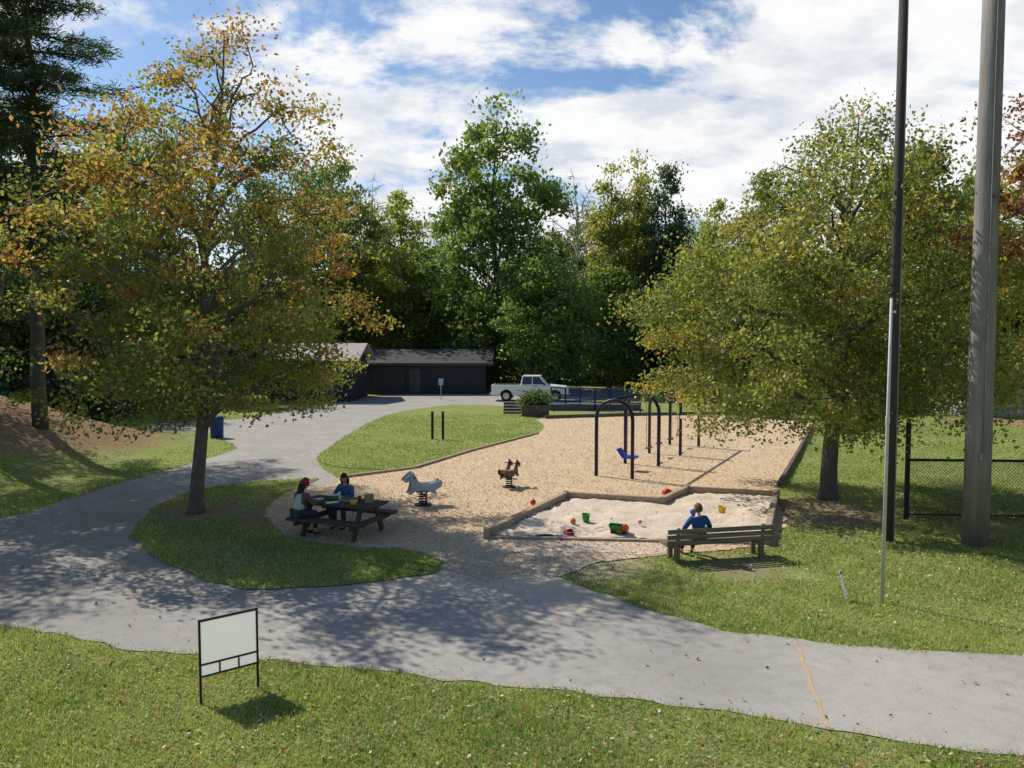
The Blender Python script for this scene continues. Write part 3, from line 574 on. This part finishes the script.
# ---------- picnic table
TC=Vector((-3.92,17.65,.024)); TRZ=R(-22)
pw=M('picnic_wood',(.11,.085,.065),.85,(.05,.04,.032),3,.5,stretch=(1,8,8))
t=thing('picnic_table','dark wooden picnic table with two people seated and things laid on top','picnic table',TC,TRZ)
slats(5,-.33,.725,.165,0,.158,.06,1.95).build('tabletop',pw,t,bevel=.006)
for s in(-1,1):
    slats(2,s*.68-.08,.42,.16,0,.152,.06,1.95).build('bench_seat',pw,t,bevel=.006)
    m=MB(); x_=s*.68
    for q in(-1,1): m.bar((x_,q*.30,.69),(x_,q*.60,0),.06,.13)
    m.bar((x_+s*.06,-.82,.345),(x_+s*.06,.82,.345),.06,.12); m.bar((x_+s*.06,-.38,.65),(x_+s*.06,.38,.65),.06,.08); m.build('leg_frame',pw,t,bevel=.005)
def TL(x,y,z=.757): 
    v=Matrix.Rotation(TRZ,4,'Z')@Vector((x,y,z)); return TC+v
white=M('white_plastic',(.8,.79,.77),.5,(.74,.73,.72)); green=M('green_plastic',(.03,.28,.05),.45); orange=M('orange_plastic',(.7,.16,.02),.45); red=M('red_plastic',(.55,.03,.02),.45); yellow=M('yellow_plastic',(.75,.5,.04),.45); blue=M('blue_toy',(.02,.12,.5),.45); card=M('cardboard',(.4,.27,.15),.85); pink=M('pink_plastic',(.7,.2,.3),.5)
def solo(name,label,cat,mb,mat,loc,rz=0,bevel=0,smooth=False,group=None):
    o=mb.build(name,mat,None,bevel,smooth); o.location=loc; o.rotation_euler=(0,0,rz); return tag(o,label,cat,group)
t=thing('lunch_box','small green lunch box on the picnic table in front of the long-haired person','box',TL(-.25,.08),.2); MB().box((0,0,.05),(.22,.15,.1)).build('case',green,t,bevel=.02); MB().box((0,0,.11),(.23,.16,.02)).build('lid',white,t,bevel=.008); MB().tube([(-.05,0,.12),(-.05,0,.15),(.05,0,.15),(.05,0,.12)],.007,6).build('handle',blk,t)
solo('paper_plate','white paper plate on the picnic table near the red hat','plate',MB().lathe([(.08,0),(.12,.015),(.125,.018),(.12,.02),(.08,.006)],20),white,TL(-.6,-.1))
solo('food_tray','shallow brown cardboard tray at the middle of the picnic table','tray',MB().box((0,0,.01),(.34,.24,.02)).box((0,-.12,.03),(.34,.012,.06)).box((0,.12,.03),(.34,.012,.06)).box((-.17,0,.03),(.012,.228,.06)).box((.17,0,.03),(.012,.228,.06)),card,TL(.15,.05),.1)
solo('paper_sheet','white sheet of paper lying on the front edge of the picnic table','paper',MB().box((0,0,.004),(.28,.2,.006)),white,TL(-.12,-.24),.5)
solo('food_container','round pale yellow food container near the right end of the picnic table','container',MB().lathe([(.07,0),(.085,.06),(.09,.065),(.088,.075),(.01,.078)],18),yellow,TL(.42,-.18))
solo('drink_cup','red drinking cup between the tray and the bag on the picnic table','cup',MB().lathe([(.03,0),(.042,.11),(.045,.115),(.04,.112),(.028,.02)],16),red,TL(.38,.12))
t=thing('drink_bottle','small clear bottle with white cap standing on the picnic table','bottle',TL(-.02,-.08)); MB().lathe([(.03,0),(.033,.02),(.033,.14),(.014,.18),(.014,.19)],14).build('body',M('bottle_clear',(.45,.5,.5),.15),t,smooth=True); MB().lathe([(.017,.19),(.017,.215)],12).build('cap',white,t)
t=thing('paper_bag','crumpled tan paper bag at the right end of the picnic table','bag',TL(.65,.1),.4); MB().add([(-.1,-.06,0),(.1,-.06,0),(.1,.06,0),(-.1,.06,0),(-.09,-.04,.12),(.1,-.05,.11),(.09,.05,.13),(-.1,.04,.12),(-.1,-.01,.2),(.1,-.012,.19),(.1,.012,.2),(-.1,.012,.19)],[(3,2,1,0),(0,1,5,4),(1,2,6,5),(2,3,7,6),(3,0,4,7),(4,5,9,8),(5,6,10,9),(6,7,11,10),(7,4,8,11),(8,9,10,11)]).build('bag',card,t); 
# ---------- people
def skinmesh(verts,edges,rad,sub=2,root=0):
    me=bpy.data.meshes.new('s'); me.from_pydata([tuple(v) for v in verts],edges,[]); o=bpy.data.objects.new('s',me); col.objects.link(o)
    o.modifiers.new('k','SKIN'); sl=me.skin_vertices[0].data
    for i,r_ in enumerate(rad): sl[i].radius=(r_,r_) if not hasattr(r_,'__len__') else r_; sl[i].use_root=(i==root)
    m=o.modifiers.new('u','SUBSURF'); m.levels=sub; m.render_levels=sub
    dg=bpy.context.evaluated_depsgraph_get(); dg.update(); ev=o.evaluated_get(dg); out=bpy.data.meshes.new_from_object(ev); bpy.data.objects.remove(o); return out
def remesh(meshes,vox=.007):
    bm=bmesh.new()
    for m in meshes: bm.from_mesh(m)
    me=bpy.data.meshes.new('r'); bm.to_mesh(me); bm.free(); o=bpy.data.objects.new('r',me); col.objects.link(o)
    m=o.modifiers.new('r','REMESH'); m.mode='VOXEL'; m.voxel_size=vox; m.use_smooth_shade=True
    q=o.modifiers.new('s','SMOOTH'); q.factor=.5; q.iterations=2
    dg=bpy.context.evaluated_depsgraph_get(); dg.update(); ev=o.evaluated_get(dg); out=bpy.data.meshes.new_from_object(ev); bpy.data.objects.remove(o); return out
def link(name,me,mat,parent):
    me.materials.clear(); me.materials.append(mat); me.polygons.foreach_set('use_smooth',[True]*len(me.polygons)); me.name=name
    o=bpy.data.objects.new(name,me); col.objects.link(o); o.parent=parent; return o
def sphere(fn,seg=24,rings=16,keep=None):
    bm=bmesh.new(); bmesh.ops.create_uvsphere(bm,u_segments=seg,v_segments=rings,radius=1)
    if keep:
        bmesh.ops.delete(bm,geom=[f for f in bm.faces if not keep(f.calc_center_median())],context='FACES')
    for v in bm.verts: v.co=fn(v.co.copy())
    me=bpy.data.meshes.new('h'); bm.to_mesh(me); bm.free(); return me
def person(label,loc,rz,f,arms,yaw,pitch,skin,top,pants,hair,longhair=0,hat=None,vest=None,tuck=0,scl=1.0,shoe=None,side=0):
    t=thing('person',label,'person',loc,rz); t.scale=(scl,)*3
    V=[Vector(p) for p in [(0,0,.11),(side*.3,f*.35,.27),(side*.7,f*.75,.43),(side*.95,f*.97,.55),(side,f*1.08,.62)]]
    sh=[Vector((s*.17+side*.85,f*.86,.505)) for s in(-1,1)]
    kn=[Vector((s*.13,.43,.07)) for s in(-1,1)]; an=[Vector((s*.13,.43-tuck,-.36)) for s in(-1,1)]; to=[a_+Vector((0,.15,-.055)) for a_ in an]; hp=[Vector((s*.09,.02,.09)) for s in(-1,1)]
    allv=V[:]; E=[(0,1),(1,2),(2,3),(3,4)]; Rr=[.115,.105,.125,.06,.048]
    ends=[]
    for i in(0,1):
        el,wr=[Vector(a_) for a_ in arms[i]]; b=len(allv); allv+=[sh[i],el,wr]; Rr+=[.058,.042,.029]; E+=[(2,b),(b,b+1),(b+1,b+2)]; ends.append((el,wr))
    for i in(0,1):
        b=len(allv); allv+=[hp[i],kn[i],an[i],to[i]]; Rr+=[.085,.06,.042,.034]; E+=[(0,b),(b,b+1),(b+1,b+2),(b+2,b+3)]
    body=skinmesh(allv,E,Rr)
    parts=[body]
    m=MB()
    for i,(el,wr) in enumerate(ends):
        d=(wr-el).normalized(); sdv=d.cross(Vector((0,0,1))).normalized(); 
        if sdv.length<.1: sdv=Vector((1,0,0))
        nn=sdv.cross(d).normalized(); pc=wr+d*.05
        m.box(pc,(.085,.075,.028),Matrix((d,sdv,nn)).transposed())
        for k,(o_,l) in enumerate([(-.03,.06),(-.011,.072),(.010,.068),(.029,.052)]):
            b0=pc+d*.035+sdv*o_; b1=b0+d*l*.5-nn*.008; b2=b1+d*l*.38-nn*.024; m.tube([b0,b1,b2],[.0095,.009,.0075],7)
        sg=-1 if i else 1; b0=pc+sdv*sg*.03-d*.02; m.tube([b0,b0+sdv*sg*.025+d*.02-nn*.006,b0+sdv*sg*.032+d*.048-nn*.014],[.012,.010,.009],7)
    parts.append(m.mesh('m'))
    HM=Matrix.Translation(V[4]+Vector((0,.018,.105)))@Matrix.Rotation(yaw,4,'Z')@Matrix.Rotation(-pitch,4,'X')
    def hf(p):
        x,y,z=p; q=Vector((x*.076,y*.094,z*.118))
        if z<0: q.x*=1+.28*z; q.y*=1+(.22*z if y<0 else .05*z)
        if y>.8 and abs(x)<.22 and -.4<z<.05: q.y+=.022*(1-abs(x)/.22)*(1+z*.5)
        if y>.7 and .2<abs(x)<.5 and .0<z<.22: q.y-=.007
        if y>.7 and abs(x)<.35 and -.62<z<-.48: q.y+=.005
        return HM@q
    parts.append(sphere(hf,32,24))
    for s in(-1,1): parts.append(sphere(lambda p:HM@Vector((s*.076+p.x*.010,p.y*.02-.004,p.z*.032)),8,6))
    link('body',remesh(parts,.0065),skin,t)
    eyem=M('eye',(.03,.02,.015),.2); lip=M('lip',(.35,.12,.1),.6)
    for s in(-1,1): link('eye',sphere(lambda p:HM@(Vector((s*.028,.082,.012))+p*.0085),8,6),eyem,t)
    link('mouth',sphere(lambda p:HM@(Vector((0,.088,-.062))+Vector((p.x*.024,p.y*.006,p.z*.005))),8,6),lip,t)
    def hairf(p):
        x,y,z=p; q=Vector((x*.088,y*.106-.004,z*.130+.004))
        q+=Vector((x,y,0))*.006*mnoise.noise(Vector((x*4,y*4,z*4)))
        if longhair and z<0 and y<.35: q.z=z*longhair; q.x=x*.088*(1+.25*-z)+x*.02; q.y-=.012*-z
        return HM@q
    keep=(lambda c:(c.z>.42 or c.y<.25+(.35 if c.z>.2 else 0)) and (longhair or c.z>-.55)) 
    hm=sphere(hairf,32,20,keep); ho=link('hair',hm,hair,t); sm_=ho.modifiers.new('s','SOLIDIFY'); sm_.thickness=.012
    if hat:
        ht=link('hat',sphere(lambda p:HM@Vector((p.x*.098,p.y*.116-.006,p.z*.118+.032+(.03 if p.z>.8 else 0))),32,16,lambda c:c.z>.02),hat,t); s2=ht.modifiers.new('s','SOLIDIFY'); s2.thickness=.01
        m=MB(); m.T=HM; m.tube([(.1*math.cos(k*PI/12),.118*math.sin(k*PI/12)-.006,.036) for k in range(25)],.014,8); m.build('hat_band',hat,ht,smooth=True)
    tv=[V[0],V[1],V[2],V[3]-Vector((0,0,.015))]; te=[(0,1),(1,2),(2,3)]; trd=[.135,.125,.145,.078]
    for i in(0,1):
        el,wr=ends[i]; b=len(tv); tv+=[sh[i],el,el.lerp(wr,.93)]; trd+=[.074,.057,.041]; te+=[(2,b),(b,b+1),(b+1,b+2)]
    link('shirt',skinmesh(tv,te,trd),top,t)
    if vest:
        vv=[V[0]+Vector((0,0,.03)),V[1],V[2],V[3]-Vector((0,0,.04)),V[2].lerp(sh[0],.72)+Vector((0,0,.02)),V[2].lerp(sh[1],.72)+Vector((0,0,.02))]
        link('vest',skinmesh(vv,[(0,1),(1,2),(2,3),(2,4),(2,5)],[.148,.14,.158,.088,.088,.088]),vest,t)
    pv=[V[0]]; pe=[]; pr_=[.128]
    for i in(0,1): b=len(pv); pv+=[hp[i],kn[i],kn[i].lerp(an[i],.9)]; pr_+=[.100,.074,.056]; pe+=[(0,b),(b,b+1),(b+1,b+2)]
    link('trousers',skinmesh(pv,pe,pr_),pants,t)
    for i in(0,1): link('shoe',skinmesh([an[i]+Vector((0,-.03,-.03)),an[i]+Vector((0,.05,-.05)),to[i]+Vector((0,.02,-.005))],[(0,1),(1,2)],[.045,.044,.036]),shoe or blk,t)
    return t
skin=M('skin',(.52,.30,.21),.6,(.46,.26,.18),8); skinl=M('skin_light',(.62,.40,.30),.6,(.56,.34,.25),8)
dkh=M('dark_hair',(.025,.017,.012),.6,(.015,.011,.008),30); brh=M('brown_hair',(.20,.085,.04),.6,(.12,.05,.025),30)
denim=M('denim',(.05,.06,.09),.9,(.035,.045,.07),30); pale=M('pale_vest',(.55,.53,.50),.9,(.46,.44,.42),12); redf=M('red_knit',(.42,.025,.035),.9,(.3,.02,.025),40); slv=M('striped_sleeve',(.30,.04,.05),.9,(.05,.14,.10),14); bluef=M('blue_shirt',(.08,.15,.30),.85,(.05,.10,.2),14); navyf=M('blue_jacket',(.035,.10,.28),.85,(.022,.065,.19),14)
seatz=.45
q=TL(-.72,-.72,seatz); person('person in a red knit hat and pale vest with coloured sleeves at the picnic table',q,TRZ-R(14),.16,[((-.26,.22,.30),(-.12,.46,.33)),((.27,.24,.30),(.14,.48,.33))],R(-20),R(28),skin,slv,denim,dkh,longhair=.24,hat=redf,vest=pale,tuck=.05)
q=TL(-.33,.72,seatz); person('person with long dark hair in a blue shirt at the picnic table',q,TRZ+PI,.14,[((-.25,.18,.30),(-.10,.42,.33)),((.26,.2,.30),(.13,.42,.33))],R(15),R(25),skin,bluef,denim,dkh,longhair=.26,tuck=.05)
v=Matrix.Rotation(BRZ,4,'Z')@Vector((-.42,.165,.40)); person('person with short brown hair in a blue jacket sitting on the bench',bc+v,BRZ,-.03,[((-.33,.0,.28),(-.16,.27,.18)),((.32,.02,.28),(.14,.28,.18))],R(14),R(14),skinl,navyf,denim,brh,tuck=-.12,scl=.92)
# ---------- toys
def SP(px,py,z=.09): p=G(px,py,z); return p
t=thing('toy_dump_truck','green and orange toy dump truck in the middle of the sandbox','toy',SP(619,534),R(-20)); t.scale=(.9,.9,.9)
MB().box((0,0,.08),(.42,.18,.05)).build('chassis',orange,t,bevel=.008); MB().add([(-.2,-.11,.11),(.06,-.11,.11),(.06,.11,.11),(-.2,.11,.11),(-.25,-.13,.24),(.08,-.13,.24),(.08,.13,.24),(-.25,.13,.24)],[(3,2,1,0),(0,1,5,4),(1,2,6,5),(2,3,7,6),(3,0,4,7)]).build('dump_bed',green,t); MB().prism([(.09,.1),(.24,.1),(.24,.18),(.17,.26),(.09,.26)],-.09,.09).build('cab',orange,t,bevel=.01)
for s in(-1,1):
    for x_ in(-.13,.15): m=MB(); m.T=Matrix.Translation((x_,s*.11,.06))@Matrix.Rotation(PI/2,4,'X'); m.lathe([(.02,-.03),(.06,-.025),(.06,.025),(.02,.03)],14); m.build('wheel',blk,t)
def bucket(lab,px,py,mt,tilt=0):
    t=thing('toy_bucket',lab,'toy',SP(px,py,.08)); t.rotation_euler=(tilt,0,.5); MB().lathe([(.075,0),(.1,.17),(.11,.18),(.1,.175),(.07,.02)],18).build('pail',mt,t,smooth=True); MB().tube([(.1*math.cos(a_),.03,.18+.1*math.sin(a_)) for a_ in np.linspace(0,PI,9)],.005,5).build('handle',white,t)
bucket('small green toy bucket upright in the back of the sandbox',586,521,green); bucket('red toy bucket lying on its side near the left of the sandbox',566,533,red,R(80)); bucket('small yellow bucket near the right back corner of the sandbox',722,513,yellow)
def ball(lab,p,mt,r_=.09): solo('toy_ball',lab,'ball',MB().lathe([(r_*math.sin(a_)+1e-4,r_-r_*math.cos(a_)) for a_ in np.linspace(0,PI,12)],18),mt,p,smooth=True)
ball('small orange ball on the sand just left of the green bucket',SP(573,524,.09),orange,.07); ball('red ball on the wood chips left of the sandbox',G(533,505,.03),red,.08); ball('blue ball resting by the sandbox back corner',SP(693,515,.1),blue,.08); ball('small pink ball near the toy dump truck',SP(640,524,.09),pink,.05)
def shovel(lab,px,py,mt,rz): t=thing('toy_shovel',lab,'toy',SP(px,py,.115),rz); MB().tube([(-.14,0,.01),(.06,0,.01)],.009,8).build('handle',mt,t); MB().add([(.05,-.03,.0),(.05,.03,.0),(.15,.045,.015),(.18,0,.01),(.15,-.045,.015),(.1,0,-.008)],[(0,5,1),(1,5,2),(2,5,3),(3,5,4),(4,5,0)]).build('blade',mt,t)
shovel('yellow toy shovel lying on the sand beside the dump truck',600,528,yellow,.6); shovel('blue toy shovel lying near the front of the sandbox',560,537,blue,2.0); shovel('white toy shovel lying near the sandbox back',612,518,white,1.1)
t=thing('toy_car','small red toy car parked on the wood chips behind the sandbox step','toy',G(668,495,.03),.3); MB().prism([(-.16,.04),(.16,.04),(.17,.1),(.08,.12),(.03,.18),(-.1,.18),(-.16,.12)],-.08,.08).build('body',red,t,bevel=.01)
for s in(-1,1):
    for x_ in(-.1,.1): m=MB(); m.T=Matrix.Translation((x_,s*.085,.04))@Matrix.Rotation(PI/2,4,'X'); m.lathe([(.01,-.015),(.04,-.012),(.04,.012),(.01,.015)],12); m.build('wheel',blk,t)
def rock(p): d=1+.25*mnoise.noise(p*1.5); return Vector((p.x*.38*d,p.y*.34*d,p.z*.42*d+.3))
me=sphere(rock,20,14); o=bpy.data.objects.new('boulder',me); col.objects.link(o); me.materials.append(M('pale_stone',(.5,.45,.38),.9,(.38,.33,.28),5,.4)); me.polygons.foreach_set('use_smooth',[True]*len(me.polygons)); o.location=G(739,421); tag(o,'pale upright boulder at the far right side of the wood chips','boulder')
# ---------- poles
gpole=M('grey_pole',(.30,.275,.25),.9,(.20,.18,.165),2,.4,stretch=(4,4,.5)); dpole=M('dark_pole',(.07,.06,.052),.85,(.045,.04,.035),3,.4,stretch=(4,4,.5)); galv=M('galvanised',(.58,.58,.56),.6,(.45,.45,.44),4,metal=0)
p=G(975,545); t=thing('utility_pole','thick weathered grey pole standing beside the fence at the right','pole',p); MB().tube([(0,0,-.1),(0,0,4),(0,0,9),(0,0,15)],[.27,.25,.225,.20],20).build('shaft',gpole,t,smooth=True)
for z_ in(1.6,4.4,7.6): MB().lathe([(.262-.004*z_,z_),(.266-.004*z_,z_+.02),(.262-.004*z_,z_+.04)],20).build('band',gpole,t)
MB().box((-.05,-.27,2.0),(.12,.06,.18)).build('junction_box',gpole,t,bevel=.01); MB().tube([(-.05,-.275,2.1),(-.05,-.25,6),(-.05,-.235,14)],.016,6).build('conduit',gpole,t)
p=G(888,541); t=thing('light_pole','slim dark pole left of the thick grey pole','pole',p); MB().tube([(0,0,-.1),(0,0,6),(0,0,12.1)],[.115,.10,.085],14).build('shaft',dpole,t,smooth=True); MB().lathe([(.09,12.1),(.095,12.14),(.03,12.2)],14).build('cap',galv,t)
MB().tube([(.09,-.07,0),(.085,-.07,6),(.07,-.06,11.8)],.018,6).build('conduit',gpole,t)
p=G(882,603); t=thing('pipe_post','thin bare metal pipe standing in the grass in front of the slim dark pole','pole',p); MB().tube([(0,0,-.05),(.01,0,3.2),(0.02,0,5.2)],[.03,.028,.024],10).build('pipe',galv,t,smooth=True); MB().lathe([(.032,3.1),(.036,3.12),(.036,3.2),(.03,3.22)],10,(.01,0,0)).build('coupling',galv,t)
p=G(848,601); t=thing('marker_stake','short white stake leaning in the grass left of the thin pipe','stake',p); MB().bar((0,0,-.05),(-.13,.03,.52),.05,.035).build('stake',M('stake_white',(.88,.88,.86),.6,(.82,.82,.8),4,trans=.35),t,bevel=.005); MB().box((-.13,.03,.50),(.045,.06,.05)).build('tip',M('grey_tip',(.3,.3,.3),.7),t)
# ---------- chain link fence
fa=G(906,519); fb=fa+Vector((9.5,-.6,0)); t=thing('chain_link_fence','black chain link fence with top rail running right behind the thick pole','fence',fa,math.atan2(fb.y-fa.y,fb.x-fa.x)); FL=(fb-fa).length; fh=1.5
for i in range(4): MB().tube([(FL*i/3,0,0),(FL*i/3,0,2.45 if i==0 else fh+.08)],.06 if i==0 else .04,10).build('post',blk,t)
MB().tube([(0,0,fh),(FL,0,fh)],.035,8).build('top_rail',blk,t); MB().tube([(0,0,.12),(FL,0,.12)],.02,8).build('bottom_rail',blk,t)
m=MB(); sp=.085
for sgn in(1,-1):
    x_=-fh
    while x_<FL:
        a0,a1=x_,x_+fh; z0_,z1_=(0,fh) if sgn>0 else (fh,0)
        c0=max(a0,0); c1=min(a1,FL); f0=(c0-a0)/fh; f1=(c1-a0)/fh; A=Vector((c0,sgn*.006,z0_+(z1_-z0_)*f0)); B=Vector((c1,sgn*.006,z0_+(z1_-z0_)*f1))
        if (B-A).length>.03: m.tube([A,B],.0048,3,False)
        x_+=sp
m.build('wire_mesh',blk,t,fixn=False)
# ---------- sign
a=G(201,704); b=G(258,688); d=b-a; t=thing('yard_sign','blank pale sign board in a thin black metal frame on the near grass','sign',a,math.atan2(d.y,d.x)); W_=d.length
fr=M('black_frame',(.02,.02,.022),.5); pan=M('sign_panel',(.90,.89,.88),.5,(.87,.86,.85),1.5,trans=.32)
for x_ in(0,W_): MB().box((x_,0,.52),(.025,.025,1.08)).build('post',fr,t)
MB().box((W_/2,0,1.045),(W_-.025,.024,.024)).build('top_bar',fr,t); MB().box((W_/2,0,.34),(W_-.025,.024,.02)).build('bottom_bar',fr,t); MB().box((W_/2,0,.49),(W_-.025,.024,.018)).build('middle_bar',fr,t)
# thin translucent plastic boards
MB().add([(.014,0,.50),(W_-.014,0,.50),(W_-.014,0,1.032),(.014,0,1.032)],[(0,1,2,3)]).build('panel',pan,t)
for k in range(3): MB().add([(W_*k/3+.012,0,.351),(W_*(k+1)/3-.012,0,.351),(W_*(k+1)/3-.012,0,.48),(W_*k/3+.012,0,.48)],[(0,1,2,3)]).build('small_panel',pan,t)
for k in(1,2): MB().box((W_*k/3,0,.415),(.014,.022,.126)).build('divider',fr,t)
